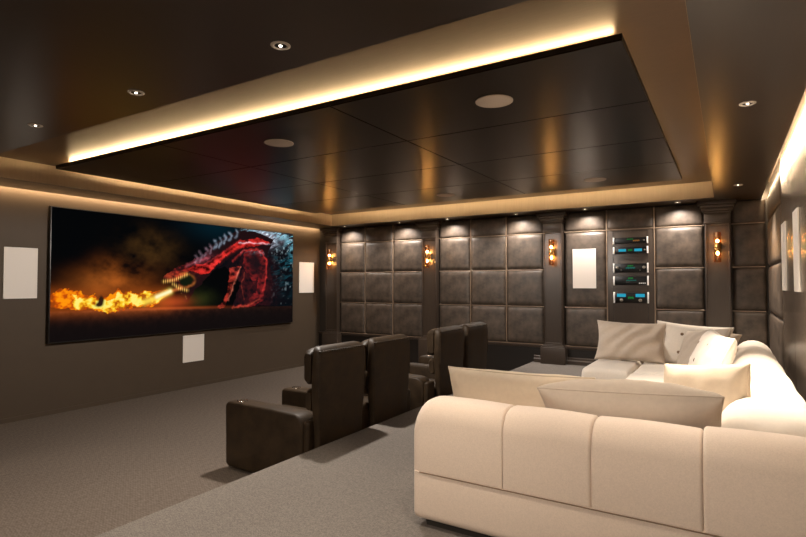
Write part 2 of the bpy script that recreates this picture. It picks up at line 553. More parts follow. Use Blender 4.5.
# clear wall spans between pilasters
spans = [(pil_x[i] + PW / 2 + .012, pil_x[i + 1] - PW / 2 - .012) for i in range(3)]
cuts = [[spans[0][0], -6.115, -5.46, spans[0][1]], [spans[1][0], -3.835, -3.178, spans[1][1]], [spans[2][0], -1.562, -.898, spans[2][1]]]
bay_name = ['bay between first and second pilasters', 'bay between second and third pilasters']
cname = ['left', 'middle', 'right']
for k in range(2):
    for i in range(3):
        for j in range(4):
            pad(cuts[k][i], cuts[k][i + 1], rows[j], rows[j + 1], '%s row, %s column dark leather wall pad, %s' % (row_name[j], cname[i], bay_name[k]))
    for x in cuts[k][1:3]: vstrip(x)
    for z in rows[:4]: hstrip(cuts[k][0], cuts[k][3], z)
c3 = cuts[2]
pad(c3[0], c3[1], rows[0], rows[1], 'bottom dark leather wall pad below the white wall speaker')
pad(c3[0], c3[1], rows[1], rows[3], 'tall dark leather wall pad carrying the white speaker beside the amplifier rack')
pad(c3[0], c3[1], rows[3], rows[4], 'top dark leather wall pad above the white wall speaker')
pad(c3[1], c3[2], rows[3], rows[4], 'top dark leather wall pad directly above the amplifier rack')
for j in range(4):
    pad(c3[2], c3[3], rows[j], rows[j + 1], '%s row dark leather wall pad between the amplifier rack and the rightmost pilaster' % row_name[j])
for x in c3[1:3]: vstrip(x)
for z in (rows[0], rows[1], rows[3]): hstrip(c3[0], c3[1], z)
hstrip(c3[1], c3[2], rows[3])
for z in rows[:4]: hstrip(c3[2], c3[3], z)
e0, e1 = pil_x[3] + PW / 2 + .012, XR - .01
for j in range(4):
    pad(e0, e1, rows[j], rows[j + 1], '%s row dark leather wall pad between the rightmost pilaster and the room corner' % row_name[j])
    pad(0, 2.03, rows[j], rows[j + 1], '%s row wide leather pad on the right wall beside the room corner' % row_name[j], rot=-PI / 2, pos=(XR + .025, 7.455), group='padded leather panels on the right wall', t=.03)
for z in rows[:4]: hstrip(e0, e1 - .02, z)
struct('trim_5', strips, M['metal_strip'])

# wainscot, chair rail and baseboard under the pads
b = bmesh.new()
box(b, XL + .01, XR + .02, YF - .005, YF + .03, 0, .645)
struct('trim_6', b, M['wainscot'])
b = bmesh.new()
prism(b, [(YF - .005, .615), (YF - .022, .622), (YF - .03, .645), (YF - .03, .658), (YF - .005, .664)], 'X', XL + .01, XR - .03)
struct('trim_7', b, M['wood'])
b = bmesh.new()
prism(b, [(YF - .005, ZP), (YF - .04, ZP), (YF - .04, ZP + .055), (YF - .022, ZP + .07), (YF - .022, ZP + .10), (YF - .005, ZP + .115)], 'X', PX + .03, XR - .03)
struct('baseboard_far', b, M['wood'])
b = bmesh.new()
prism(b, [(XR + .03, ZP), (XR - .004, ZP), (XR - .004, ZP + .10), (XR + .03, ZP + .115)], 'Y', YN, YF - .05)
struct('baseboard_right', b, M['wood'])
struct('baseboard_left', bx(XL, XL + .012, YN, YF - .06, 0, .055, bev=.003), M['wall_paint'])

# pilasters
pil_lab = ['dark wooden pilaster in the corner by the screen wall', 'second dark wooden pilaster from the screen wall', 'third dark wooden pilaster from the screen wall, beside the white speaker', 'rightmost dark wooden pilaster near the room corner']
for k, x in enumerate(pil_x):
    p = thing('pilaster', pil_lab[k], 'pilaster', (x, YF, ZP if x > PX else 0), group='pilasters on the padded wall')
    zb = 0.0
    zt = .668 - p.location.z
    top = ZC - .004 - p.location.z
    w = PW / 2
    # shaft with a raised frame
    b = bmesh.new()
    box(b, -w, w, -.105, 0, zt + .02, top - .30)
    f = .022
    z0, z1 = zt + .05, top - .33
    for (a, c, d, e) in ((-w, -w + f, z0 - .03, z1 + .03), (w - f, w, z0 - .03, z1 + .03), (-w + f, w - f, z0 - .03, z0), (-w + f, w - f, z1, z1 + .03)):
        box(b, a, c, -.119, -.105, d, e, bev=.004, seg=2)
    obj('shaft', b, M['wood'], p)
    b = bmesh.new()
    steps = [(.012, top - .30, top - .28), (.004, top - .28, top - .16), (.022, top - .16, top - .135), (.04, top - .135, top - .09), (.06, top - .09, top - .05), (.085, top - .05, top)]
    for d, a, c in steps:
        box(b, -w - d, w + d, -.12 - d, 0, a, c, bev=.006, seg=2)
    obj('capital', b, M['wood'], p)
    b = bmesh.new()
    box(b, -w - .045, w + .045, -.16, 0, zb + .002, zt - .02, bev=.004)
    box(b, -w - .03, w + .03, -.145, 0, zt - .02, zt, bev=.005)
    box(b, -w - .012, w + .012, -.130, 0, zt, zt + .02, bev=.006)
    obj('plinth', b, M['wood'], p)

# sconces
def sconce(loc, label, rotz=0.0, e=6.0):
    s = thing('wall_sconce', label, 'wall sconce', loc, (0, 0, rotz), 'brass wall sconces')
    b = bmesh.new(); box(b, -.04, .04, -.014, 0, -.075, .075, bev=.004)
    obj('back_plate', b, M['brass'], s)
    b = bmesh.new()
    cyl(b, (0, -.07, 0), .044, .125, seg=32, bev=.004)
    box(b, -.012, .012, -.04, -.01, -.02, .02)
    for zz in (-.040, 0, .040): lathe(b, [(.043, zz - .006), (.049, zz), (.043, zz + .006)], (0, -.07, 0), 32)
    obj('holder', b, M['brass'], s)
    for sg in (1, -1):
        b = bmesh.new()
        prof = [(.041, .062), (.043, .062), (.043, .205), (.041, .205)]
        lathe(b, [(r, sg * h) for r, h in prof], (0, -.07, 0), 32)
        o = obj('glass_shade', b, M['amber'], s); o['label'] = 'amber glass shade'
        b = bmesh.new()
        bmesh.ops.create_uvsphere(b, u_segments=20, v_segments=12, radius=.016)
        for v in b.verts: v.co.z *= 1.3
        bmesh.ops.translate(b, verts=b.verts, vec=(0, -.07, sg * .083))
        o = obj('bulb', b, M['bulb'], s); o['label'] = 'glowing bulb'
sl = ['brass wall sconce on the corner pilaster nearest the screen', 'brass wall sconce on the second pilaster from the screen', 'brass wall sconce on the third pilaster left of the white speaker', 'brass wall sconce on the rightmost pilaster above the sofa']
for k, x in enumerate(pil_x):
    sconce((x, YF - .105 - .001, 2.155), sl[k])

# flat wall speakers
def wall_speaker(loc, w, h, label, rotz):
    s = thing('wall_speaker', label, 'wall speaker', loc, (0, 0, rotz), 'flat white wall speakers')
    b = bmesh.new()
    f = .010
    for (a, c, d, e) in ((-w / 2, -w / 2 + f, -h / 2, h / 2), (w / 2 - f, w / 2, -h / 2, h / 2), (-w / 2 + f, w / 2 - f, -h / 2, -h / 2 + f), (-w / 2 + f, w / 2 - f, h / 2 - f, h / 2)):
        box(b, a, c, -.012, 0, d, e, bev=.0015, seg=1)
    obj('frame', b, M['white_rim'], s)
    obj('grille', bx(-w / 2 + f, w / 2 - f, -.0095, 0, -h / 2 + f, h / 2 - f), M['white_grille'], s, smooth=False)
LW = XL + .001
wall_speaker((LW, 3.013, 1.785), .36, .62, 'flat white rectangular speaker left of the big screen', PI / 2)
wall_speaker((LW, 5.467, .622), .39, .425, 'small flat white speaker on the wall below the big screen', PI / 2)
wall_speaker((LW, 8.128, 1.785), .44, .62, 'flat white rectangular speaker right of the big screen', PI / 2)
wall_speaker((-1.89, YF - .046, 1.893), .35, .615, 'flat white speaker on the padded wall left of the amplifier rack', 0)
wall_speaker((XR - .001, 6.13, 1.91), .36, .64, 'flat white speaker on the right wall, nearer the corner', -PI / 2)
wall_speaker((XR - .001, 5.09, 1.91), .33, .64, 'flat white speaker on the right wall, closest to the picture edge', -PI / 2)

# ------------------------------------------------------------------ amplifier rack
rk0, rk1 = c3[1] + .01, c3[2] - .01
rack = thing('equipment_rack', 'dark wooden wall panel housing five stacked amplifiers between the leather pads', 'equipment rack', ((rk0 + rk1) / 2, YF + .02, rows[0] + .006))
hh = rows[3] - rows[0] - .014
hw = (rk1 - rk0) / 2
b = bmesh.new()
box(b, -hw, hw, -.035, 0, 0, hh, bev=.003)
obj('panel', b, M['wood'], rack)
b = bmesh.new()
iw = hw - .085
for (a, c, d, e) in ((-iw - .006, -iw, .05, hh - .02), (iw, iw + .006, .05, hh - .02)):
    box(b, a, c, -.039, -.035, d, e)
box(b, -iw, iw, -.039, -.035, hh - .026, hh - .02)
obj('moulding', b, M['wainscot'], rack, smooth=False)
ax = (-1.457 - .985) / 2
aw = .235
def amp(z0, z1, label, kind):
    zc = (z0 + z1) / 2; h = (z1 - z0) / 2
    a = thing('amplifier', label, 'amplifier', (ax, YF - .0196, zc), group='amplifiers in the wooden rack')
    obj('faceplate', bx(-aw + .012, aw - .012, -.03, 0, -h, h, bev=.003), M['black'], a)
    for sx in (-1, 1):
        b = bmesh.new(); box(b, sx * aw - .009, sx * aw + .009, -.042, 0, -h - .006, h + .006, bev=.003)
        o = obj('handle', b, M['chrome'], a); o['label'] = 'bright metal end handle'
    def disp(name, x0, x1, za, zb, m, lb=None):
        o = obj(name, bx(x0, x1, -.0325, -.029, za, zb), m, a, smooth=False)
        if lb: o['label'] = lb
    def knob(x, z, r):
        b = bmesh.new(); cyl(b, (x, -.042, z), r, .024, 'Y', 24, bev=.003)
        o = obj('knob', b, M['knob'], a)
    def marks(cx_, z, w, hgt, m, n=7, name='logo'):
        b = bmesh.new()
        for i in range(n):
            xx = cx_ - w / 2 + w * i / n
            box(b, xx, xx + w / n * .62, -.0325, -.029, z - hgt / 2 * (1 if i % 3 else 1.5), z + hgt / 2 * (1 if i % 2 else .7))
        obj(name, b, m, a, smooth=False)
    if kind == 'player':
        marks(0, h * .45, .09, .014, M['green']); marks(.085, -h * .1, .09, .02, M['amber_text'], 9, 'display'); knob(.19, -h * .1, .012)
    if kind == 'meters':
        disp('meter', -.165, -.06, -h * .42, h * .42, M['meter'], 'glowing blue meter'); disp('meter', .055, .16, -h * .42, h * .42, M['meter'], 'glowing blue meter')
        marks(0, h * .05, .06, .026, M['green'], 6); knob(.197, 0, .012)
    if kind == 'preamp':
        marks(0, h * .5, .08, .02, M['green'], 6); marks(.0, h * .02, .13, .022, M['teal_text'], 11, 'display')
        knob(-.185, h * .1, .022); knob(.185, h * .1, .022); knob(-.13, -h * .55, .009); knob(.13, -h * .55, .009)
    if kind == 'tuner':
        marks(0, h * .6, .07, .022, M['green'], 6); marks(.01, h * .08, .14, .014, M['teal_text'], 12, 'display')
        o = obj('tray', bx(-.06, .10, -.034, -.029, -h * .75, -h * .2, bev=.002), M['black'], a)
        b = bmesh.new()
        for i in range(4): box(b, .115 + i * .025, .13 + i * .025, -.034, -.029, -h * .7, -h * .5)
        obj('buttons', b, M['chrome'], a, smooth=False)
    if kind == 'power':
        disp('meter', -.195, -.07, h * .12, h * .75, M['meter'], 'glowing blue meter'); disp('meter', .065, .19, h * .12, h * .75, M['meter'], 'glowing blue meter')
        marks(0, h * .02, .08, .03, M['green'], 7)
        knob(-.13, -h * .5, .024); knob(.13, -h * .5, .024)
amp(2.262, 2.348, 'topmost black component in the wooden rack with faint amber display', 'player')
amp(2.112, 2.205, 'slim black amplifier with two blue meters, second from rack top', 'meters')
amp(1.828, 1.958, 'black amplifier with round side knobs in the middle of the rack', 'preamp')
amp(1.640, 1.765, 'black component with green lettering, second from the rack bottom', 'tuner')
amp(1.372, 1.525, 'largest black amplifier with two blue meters at the rack bottom', 'power')

# ------------------------------------------------------------------ big screen
sy0, sy1, sz0, sz1 = 3.31, 7.68, .899, 2.641
scr = thing('video_screen', 'huge wide wall screen showing a red dragon breathing fire', 'screen', (XL + .001, (sy0 + sy1) / 2, (sz0 + sz1) / 2))
b = bmesh.new()
box(b, 0, .058, sy0 - scr.location.y, sy1 - scr.location.y, sz0 - scr.location.z, sz1 - scr.location.z, bev=.003)
obj('casing', b, M['bezel'], scr)

def poly_mask(U, V, P):
    inside = np.zeros(U.shape, bool)
    n = len(P)
    j = n - 1
    for i in range(n):
        xi, yi = P[i]; xj, yj = P[j]
        if yi != yj:
            cond = ((yi > V) != (yj > V)) & (U < (xj - xi) * (V - yi) / (yj - yi) + xi)
            inside ^= cond
        j = i
    return inside
def vnoise(U, V, fx, fy, seed, octs=4):
    out = np.zeros(U.shape); amp_ = 1.0; tot = 0
    for o in range(octs):
        rng = np.random.RandomState(seed + o)
        G = rng.rand(256, 256)
        x = U * fx * 2 ** o; y = V * fy * 2 ** o
        xi = np.floor(x).astype(int); yi = np.floor(y).astype(int)
        tx = x - xi; ty = y - yi
        tx = tx * tx * (3 - 2 * tx); ty = ty * ty * (3 - 2 * ty)
        g = lambda a, c: G[a % 256, c % 256]
        out += amp_ * ((g(xi, yi) * (1 - tx) + g(xi + 1, yi) * tx) * (1 - ty) + (g(xi, yi + 1) * (1 - tx) + g(xi + 1, yi + 1) * tx) * ty)
        tot += amp_; amp_ *= .55
    return out / tot
def seg_dist(U, V, P, asp=2.5):
    d = np.full(U.shape, 9.0)
    for (a, b_) in zip(P[:-1], P[1:]):
        ax_, ay = a[0] * asp, a[1]; bx_, by = b_[0] * asp, b_[1]
        px, py = U * asp - ax_, V - ay
        dx, dy = bx_ - ax_, by - ay
        tt = np.clip((px * dx + py * dy) / (dx * dx + dy * dy + 1e-9), 0, 1)
        d = np.minimum(d, np.hypot(px - tt * dx, py - tt * dy))
    return d
def paint(nu, nv):
    U, V = np.meshgrid(np.linspace(0, 1, nu), np.linspace(0, 1, nv), indexing='ij')
    wu = (vnoise(U, V, 60, 24, 3, 3) - .5) * .012
    wv = (vnoise(U, V, 60, 24, 13, 3) - .5) * .03
    Uw, Vw = U + wu, V + wv
    col = np.zeros(U.shape + (3,))
    def blend(mask, c):
        col[:] = col * (1 - mask[..., None]) + np.array(c) * mask[..., None]
    def add(mask, c):
        col[:] += mask[..., None] * np.array(c)
    def blob(u, v, ru, rv): return np.exp(-(((U - u) / ru) ** 2 + ((V - v) / rv) ** 2))
    col[:] = (.0015, .0018, .0022)
    n1 = vnoise(U, V, 7, 4, 21, 5); n2 = vnoise(U, V, 16, 9, 41, 5); n3 = vnoise(U, V, 70, 30, 61, 3)
    sm = np.clip(n1 * 2.2 - .55, 0, 1.4)
    sm2 = np.clip(n2 * 2.4 - .7, 0, 1.3)
    add(blob(.13, .44, .08, .10) * sm, (.19, .048, .006))
    add(blob(.20, .46, .10, .10) * sm2, (.20, .046, .005))
    add(blob(.17, .56, .05, .09) * sm2, (.13, .032, .004))
    add(blob(.31, .72, .085, .15) * sm2, (.060, .026, .005))
    add(blob(.33, .50, .10, .12) * sm, (.03, .007, .001))
    add(blob(.51, .30, .06, .09) * sm, (.018, .022, .004))
    add(blob(.58, 1.0, .13, .14), (.0, .010, .017))
    add(blob(.95, .50, .10, .5), (.0, .004, .007))
    # ground
    hz = .232 - .045 * U
    gr = np.clip((hz - V) / .012, 0, 1)
    blend(gr, (.006, .004, .004))
    depth = np.clip((hz - V) / .22, 0, 1)
    warm = np.exp(-((U - .22) / .24) ** 2)
    add(gr * np.exp(-depth * 7) * (warm * .9 + .08) * (n3 * 1.3 + .1), (.22, .050, .012))
    add(gr * np.exp(-depth * 2.5) * (n3 ** 2) * 1.2, (.004, .003, .003))
    add(np.exp(-((V - hz) / .012) ** 2) * (np.exp(-((U - .35) / .22) ** 2)), (.30, .050, .010))
    # dragon body in shade, with teal glints on back and wing
    body = [(.56, .72), (.59, .847), (.675, .969), (.72, 1.01), (1.01, 1.01), (1.01, .2), (.66, .195), (.70, .45), (.62, .60), (.55, .55)]
    bm_ = poly_mask(Uw, Vw, body).astype(float)
    blend(bm_ * .9, (.003, .004, .006))
    rid = 1 - np.abs(2 * vnoise(U * .8 + .25 * V, V - .9 * U, 22, 34, 77, 4) - 1)
    gl = np.clip((rid - .72) * 4, 0, 1) * np.clip(vnoise(U, V, 14, 9, 177, 3) * 2.6 - .9, 0, 1)
    top = np.clip((V - .72 + .0 * U) * 4.0, 0, 1) * np.clip((U - .60) * 6, 0, 1)
    side = np.clip((U - .86) * 8, 0, 1)
    add(bm_ * gl * np.clip(top * 1.1, 0, 1), (.22, .50, .60))
    add(bm_ * gl * side * np.clip((V - .25) * 2.2, 0, 1), (.02, .15, .20))
    add(bm_ * np.clip((n3 - .66) * 7, 0, 1) * np.clip(top + side * .25, 0, 1), (.40, .55, .60))
    add(bm_ * top * blob(.83, .93, .10, .10) * n3, (.55, .50, .60))
    add(bm_ * blob(.77, .45, .10, .28) * np.clip(n3 * 1.6 - .3, 0, 1), (.07, .006, .006))
    add(bm_ * blob(.83, .88, .07, .08) * gl, (.35, .05, .08))
    head = [(.358, .492), (.368, .523), (.392, .548), (.418, .597), (.443, .603), (.48, .659), (.521, .705), (.548, .78), (.589, .847), (.626, .908), (.675, .969), (.768, .989), (.881, .922), (.843, .724), (.818, .792), (.721, .778), (.654, .703), (.59, .599), (.547, .511), (.522, .448), (.491, .392), (.471, .315), (.452, .266), (.438, .281), (.454, .346), (.444, .381), (.408, .418), (.396, .445), (.369, .445)]
    hm = poly_mask(Uw, Vw, head).astype(float)
    blend(hm, (.014, .005, .006))
    scl = np.clip(vnoise(U * .8 + .2 * V, V - .5 * U, 55, 30, 161, 4) * 3.2 - 1.05, .06, 1.4)
    neck = [(.453, .569), (.495, .623), (.549, .628), (.621, .754), (.698, .877), (.792, .917), (.868, .871), (.768, .82), (.698, .798), (.621, .699), (.549, .543), (.51, .521)]
    nm = poly_mask(Uw, Vw, neck).astype(float)
    blend(nm * .92, (0, 0, 0)); add(nm * scl, (.52, .020, .016))
    add(hm * blob(.43, .55, .05, .06) * scl, (.34, .018, .010))
    add(hm * blob(.40, .50, .05, .04) * scl, (.26, .035, .010))
    add(hm * blob(.52, .68, .05, .06) * scl, (.12, .02, .03))
    chest = [(.721, .778), (.817, .804), (.85, .677), (.838, .462), (.82, .25), (.771, .195), (.656, .195), (.723, .234), (.782, .345), (.794, .508), (.77, .438), (.74, .529), (.71, .619)]
    cm = poly_mask(Uw, Vw, chest).astype(float)
    add(cm * scl, (.15, .007, .006))
    sh = blob(.775, .655, .036, .11)
    blend(np.clip(sh * 1.5, 0, 1) * .9, (.010, .006, .008))
    leg = [(.645, .592), (.704, .614), (.677, .493), (.65, .361), (.632, .241), (.623, .198), (.576, .199), (.615, .253), (.633, .35), (.642, .471)]
    lm = poly_mask(Uw, Vw, leg).astype(float)
    add(lm * scl, (.36, .030, .018))
    for P, w, c in (([(.66, .66), (.72, .78), (.79, .80), (.838, .70), (.842, .52), (.82, .36)], .010, (.42, .025, .02)), ([(.70, .60), (.672, .45), (.64, .27)], .008, (.70, .16, .10)),
                    ([(.55, .60), (.63, .72), (.72, .85), (.80, .89)], .016, (.55, .025, .02)), ([(.53, .62), (.60, .72), (.70, .88)], .010, (.34, .02, .02)), ([(.69, .85), (.76, .865), (.86, .86)], .007, (.45, .50, .56)),
                    ([(.66, .195), (.74, .215), (.80, .26)], .010, (.34, .04, .02)), ([(.45, .60), (.50, .64), (.55, .69)], .010, (.22, .04, .05)), ([(.72, .55), (.705, .40), (.72, .28)], .006, (.16, .02, .01))):
        add(np.exp(-(seg_dist(U + wu, V + wv, P) / w) ** 2) * (n3 * 1.4), c)
    # spines along the neck
    for k, (su, sv) in enumerate(((.49, .665), (.51, .695), (.533, .742), (.553, .77), (.575, .81), (.597, .845), (.62, .878), (.645, .91), (.675, .945))):
        P = [(su - .004, sv - .045), (su + .008, sv + .005), (su - .002, sv + .035)]
        add(np.exp(-(seg_dist(U + wu, V + wv, P) / .012) ** 2) * (n3 * 1.3), (.20, .25, .32) if k > 3 else (.17, .11, .14))
    # mouth, glowing throat edge, teeth
    mouth = [(.412, .467), (.444, .51), (.472, .519), (.486, .475), (.47, .421), (.444, .413)]
    mm = poly_mask(Uw, Vw, mouth).astype(float)
    blend(mm, (.006, .010, .004))
    arc = [(.447 + .040 * math.cos(t_), .465 + .062 * math.sin(t_)) for t_ in [(-2.2 + 4.3 * q_ / 16) for q_ in range(17)]]
    add(np.exp(-(seg_dist(U + wu * .6, V + wv * .6, arc) / .012) ** 2) * (n3 * 1.5), (.26, .075, .012))
    jaw = [(.398, .425), (.42, .385), (.455, .365), (.475, .33), (.455, .262), (.447, .285), (.450, .33), (.43, .35), (.41, .38)]
    blend(poly_mask(Uw, Vw, jaw).astype(float) * .9, (.010, .004, .004))
    add(np.exp(-(seg_dist(U + wu, V + wv, [(.428, .352), (.446, .332), (.449, .30)]) / .007) ** 2) * (n3 ** 2) * 2, (.30, .12, .03))
    for P in ([(.361, .453), (.399, .465), (.453, .518)], [(.398, .43), (.419, .394), (.454, .373)]):
        dd = np.exp(-(seg_dist(U, V, P) / .014) ** 2)
        th = (np.sin(U * 2 * PI / .0085) > -.3).astype(float)
        add(dd * th, (.70, .40, .09))
    # flames
    fl = [(.0, .378), (.033, .392), (.078, .379), (.113, .356), (.143, .327), (.18, .369), (.225, .352), (.272, .35), (.315, .365), (.359, .384), (.391, .38), (.382, .335), (.344, .273), (.315, .222), (.206, .222), (.0, .24)]
    wob = (vnoise(U, V, 30, 14, 91, 4) - .5)
    jet = np.clip((U - .25) / .14, 0, 1)
    fm = poly_mask(U + wob * .02 * (1 - jet * .7), V + wob * .13 * (1 - jet * .85), fl).astype(float)
    f2 = poly_mask(U + wob * .03, V + wob * .16 * (1 - jet * .8), [(.06, .354), (.119, .318), (.16, .335), (.205, .33), (.315, .347), (.388, .38), (.38, .34), (.337, .274), (.259, .231), (.08, .245)]).astype(float)
    tb = vnoise(U, V, 40, 18, 111, 4)
    add(np.exp(-(np.clip(np.abs(V - .30) - .05, 0, 1) / .06) ** 2) * np.clip(1 - (U - .36) / .05, 0, 1) * .5, (.36, .07, .006))
    heat = np.clip((tb - .5) * 3.2 + .5, 0, 1)
    blend(fm * np.clip(heat * 1.5 + .25, 0, 1), (.75, .10, .002))
    blend(fm * np.clip(heat * 2.2 - .6, 0, 1), (1.0, .30, .004))
    blend(f2 * np.clip(heat * 1.6 + .1, 0, 1), (1.0, .42, .008))
    blend(f2 * np.clip(heat * 2.4 - .35, 0, 1), (1.0, .68, .03))
    blend(f2 * np.clip(heat * 3.0 - 1.4, 0, 1), (1.0, .86, .18))
    blend(np.exp(-(seg_dist(U, V, [(.29, .275), (.34, .315), (.384, .363)]) / .026) ** 2) * .85, (1.0, .72, .08))
    blend(np.exp(-(seg_dist(U, V, [(.335, .318), (.386, .365)]) / .016) ** 2), (1.0, .95, .55))
    add(np.exp(-(seg_dist(U, V, [(.39, .368), (.43, .393)]) / .014) ** 2) * .6, (.65, .16, .04))
    add(blob(.40, .27, .06, .05), (.36, .05, .010))
    kn = np.clip(blob(.146, .305, .010, .035) * 2 + blob(.138, .265, .014, .02) * 1.5 - .4, 0, 1)
    blend(kn, (.03, .012, .006))
    return np.clip(col, 0, 1.0)
NU, NV = 560, 224
pc = paint(NU, NV)
me = bpy.data.meshes.new('picture')
Yv, Zv = np.meshgrid(np.linspace(sy0 + .012, sy1 - .012, NU) - scr.location.y, np.linspace(sz0 + .014, sz1 - .012, NV) - scr.location.z, indexing='ij')
co = np.stack([np.full(Yv.shape, .0592), Yv, Zv], -1).reshape(-1, 3)
idx = np.arange(NU * NV).reshape(NU, NV)
quads = np.stack([idx[:-1, :-1], idx[1:, :-1], idx[1:, 1:], idx[:-1, 1:]], -1).reshape(-1, 4)
me.from_pydata(co.tolist(), [], quads.tolist())
at = me.color_attributes.new('picture', 'FLOAT_COLOR', 'POINT')
at.data.foreach_set('color', np.concatenate([pc.reshape(-1, 3), np.ones((NU * NV, 1))], 1).astype(np.float32).ravel())
me.materials.append(M['picture'])
po = link(bpy.data.objects.new('picture', me), scr)
po['label'] = 'glowing picture of a red dragon and flames'

# ------------------------------------------------------------------ recliners (facing the screen, -X)
def arm_bm(y0, y1):
    b = bmesh.new()
    prof = [(-3.80, .03), (-3.835, .06), (-3.845, .54)]
    for i in range(6):
        a = PI - .5 * PI * i / 5
        prof.append((-3.795 + .05 * math.cos(a), .555 + .05 * math.sin(a)))
    prof.append((-3.3, .600))
    for i in range(7):
        a = .5 * PI - .5 * PI * i / 6
        prof.append((-3.03 + .11 * math.cos(a), .485 + .105 * math.sin(a)))
    prof += [(-2.92, .40), (-2.92, .03)]
    prism(b, prof, 'Y', y0, y1, bev=.022, seg=3)
    return b
def recliner(y0, y1, near_arm, far_arm, label):
    yc = (y0 + y1) / 2
    r = thing('recliner', label, 'recliner chair', (-3.3, yc, 0), group='dark leather cinema recliners')
    def add(name, bm, m=M['leather'], parent=None, angle=50):
        bmesh.ops.translate(bm, verts=bm.verts, vec=-Vector(r.location))
        return obj(name, bm, m, parent or r, angle=angle)
    arms = []
    if near_arm: arms.append(near_arm)
    if far_arm: arms.append(far_arm)
    for (a0, a1) in arms:
        A = add('armrest', arm_bm(a0, a1))
        b = bmesh.new(); ym = (a0 + a1) / 2
        lathe(b, [(.036, .590), (.036, .609), (.044, .611), (.048, .604), (.046, .590)], (-3.72, ym, 0), 32)
        cyl(b, (-3.72, ym, .601), .036, .004)
        o = add('cup_holder', b, M['cup'], A); o['label'] = 'round steel cup holder'
        b = bmesh.new()
        seg_block(b, 'Y', a0 + .012, a1 - .008, -2.925, -2.868, .04, .545, (.02, .02, .025, .025), .02, .02)
        add('hinge_cover', b, M['leather'])
    ins0 = near_arm[1] if near_arm else y0 + .085
    ins1 = far_arm[0] if far_arm else y1 + .04
    b = bmesh.new(); seg_block(b, 'Y', ins0 + .004, ins1 - .004, -3.82, -2.885, .30, .45, (.05, .03, .03, .07), .03, .03, crown=.025)
    add('seat', b)
    b = bmesh.new(); seg_block(b, 'Y', ins0 + .01, ins1 - .01, -3.80, -3.70, .05, .30, .03, .02, .02)
    add('footrest', b)
    b = bmesh.new(); box(b, -3.70, -2.88, ins0 + .02, ins1 - .02, .02, .29)
    add('base', b, M['leather_dark'])
    # backrest shell: narrow between the arms, wide above them
    hwB = (y1 - y0) / 2
    L = []
    for z, hw2, xf, xr, rd in ((.24, hwB - .04, -2.86, -2.80, .015), (.45, hwB - .035, -2.865, -2.795, .02), (.58, hwB - .02, -2.868, -2.79, .02), (.72, hwB - .006, -2.87, -2.786, .025), (.90, hwB, -2.868, -2.782, .025),
                               (1.01, hwB, -2.866, -2.774, .035), (1.055, hwB - .003, -2.868, -2.772, .035), (1.09, hwB - .010, -2.870, -2.778, .035), (1.115, hwB - .022, -2.874, -2.794, .03), (1.132, hwB - .042, -2.876, -2.816, .025), (1.140, hwB - .07, -2.874, -2.842, .012)):
        L.append([(p[0], yc + p[1], z) for p in rrect(xf, xr, -hw2, hw2, rd, 5)])
    b = bmesh.new(); loft(b, L)
    bmesh.ops.subdivide_edges(b, edges=[e for e in b.edges if e.calc_length() > .08], cuts=3, use_grid_fill=True)
    for v in b.verts:
        n_ = noise.noise(v.co * 9)
        v.co.x += n_ * .005
    B = add('backrest', b)
    # gathered roll at the top back edge
    pts = []
    for i in range(61):
        y = yc - hwB + .025 + (2 * hwB - .05) * i / 60
        pts.append((-2.790 + .003 * math.sin(i * 2.1), y, 1.098 + .005 * math.sin(i * 1.7) + .003 * noise.noise(Vector((y * 20, 0, 0)))))
    b = bmesh.new(); tube(b, pts, .011, 8)
    add('piping', b, M['leather'], B)
    for sg in (-1, 1):
        b = bmesh.new()
        tube(b, [(-2.784, yc + sg * (hwB - .014), z) for z in (.74, .85, .95, 1.03)], .006, 6)
        add('seam_welt', b, M['leather'], B)
    # headrest and lumbar cushions on the front
    for nm, za, zb, xf, xr in (('headrest', .815, 1.128, -3.0, -2.872), ('lumbar_cushion', .605, .80, -2.975, -2.872)):
        b = bmesh.new()
        loops = []
        K = 14
        for i in range(K + 1):
            s = -1 + 2 * i / K
            e = math.sqrt(max(0, 1 - abs(s) ** 3.6))
            y = yc + s * (hwB - .012 if nm == 'headrest' else hwB - .016)
            zc2 = (za + zb) / 2; hz2 = (zb - za) / 2 * (.72 + .28 * e)
            dx = (xr - xf) * (.55 + .45 * e)
            loops.append([(p[0], y, p[1]) for p in rrect(xr - dx, xr, zc2 - hz2, zc2 + hz2, (.11, .02, .03, .10), 8)])
        loft(b, loops)
        for v in b.verts: v.co.x += .004 * noise.noise(v.co * 14)
        add(nm, b)
recliner(3.235, 3.885, (3.205, 3.385), (3.90, 4.08), 'dark leather recliner nearest the camera with its armrest side in view')
recliner(4.005, 4.665, None, (4.64, 4.83), 'second dark leather recliner, right neighbour of the nearest one')
recliner(5.32, 5.98, (5.18, 5.37), (5.92, 6.11), 'third dark leather recliner, first of the farther pair')
recliner(6.07, 6.73, None, (6.68, 6.87), 'farthest dark leather recliner, beside the dark wainscot')

# ------------------------------------------------------------------ sectional sofa (U shape)
SX0, SX1, SY0, SY1 = -1.432, .375, 2.42, 6.62
ST, SEAM = 1.035, .668
sofa = thing('sectional_sofa', 'large cream U shaped sectional sofa with channelled low back', 'sofa', (-.5, 4.5, ZP))
def spart(name, bm, m=M['fabric'], parent=None, angle=55):
    bmesh.ops.translate(bm, verts=bm.verts, vec=-Vector(sofa.location))
    return obj(name, bm, m, parent or sofa, angle=angle)
# plinth
b = bmesh.new()
box(b, SX0 + .06, SX1 - .05, SY0 + .05, 3.42, ZP, ZP + .04)
box(b, -.74, SX1 - .05, 3.42, 5.5, ZP, ZP + .04)
box(b, -1.19, SX1 - .05, 5.5, SY1 - .05, ZP, ZP + .04)
spart('plinth', b, M['plinth'])
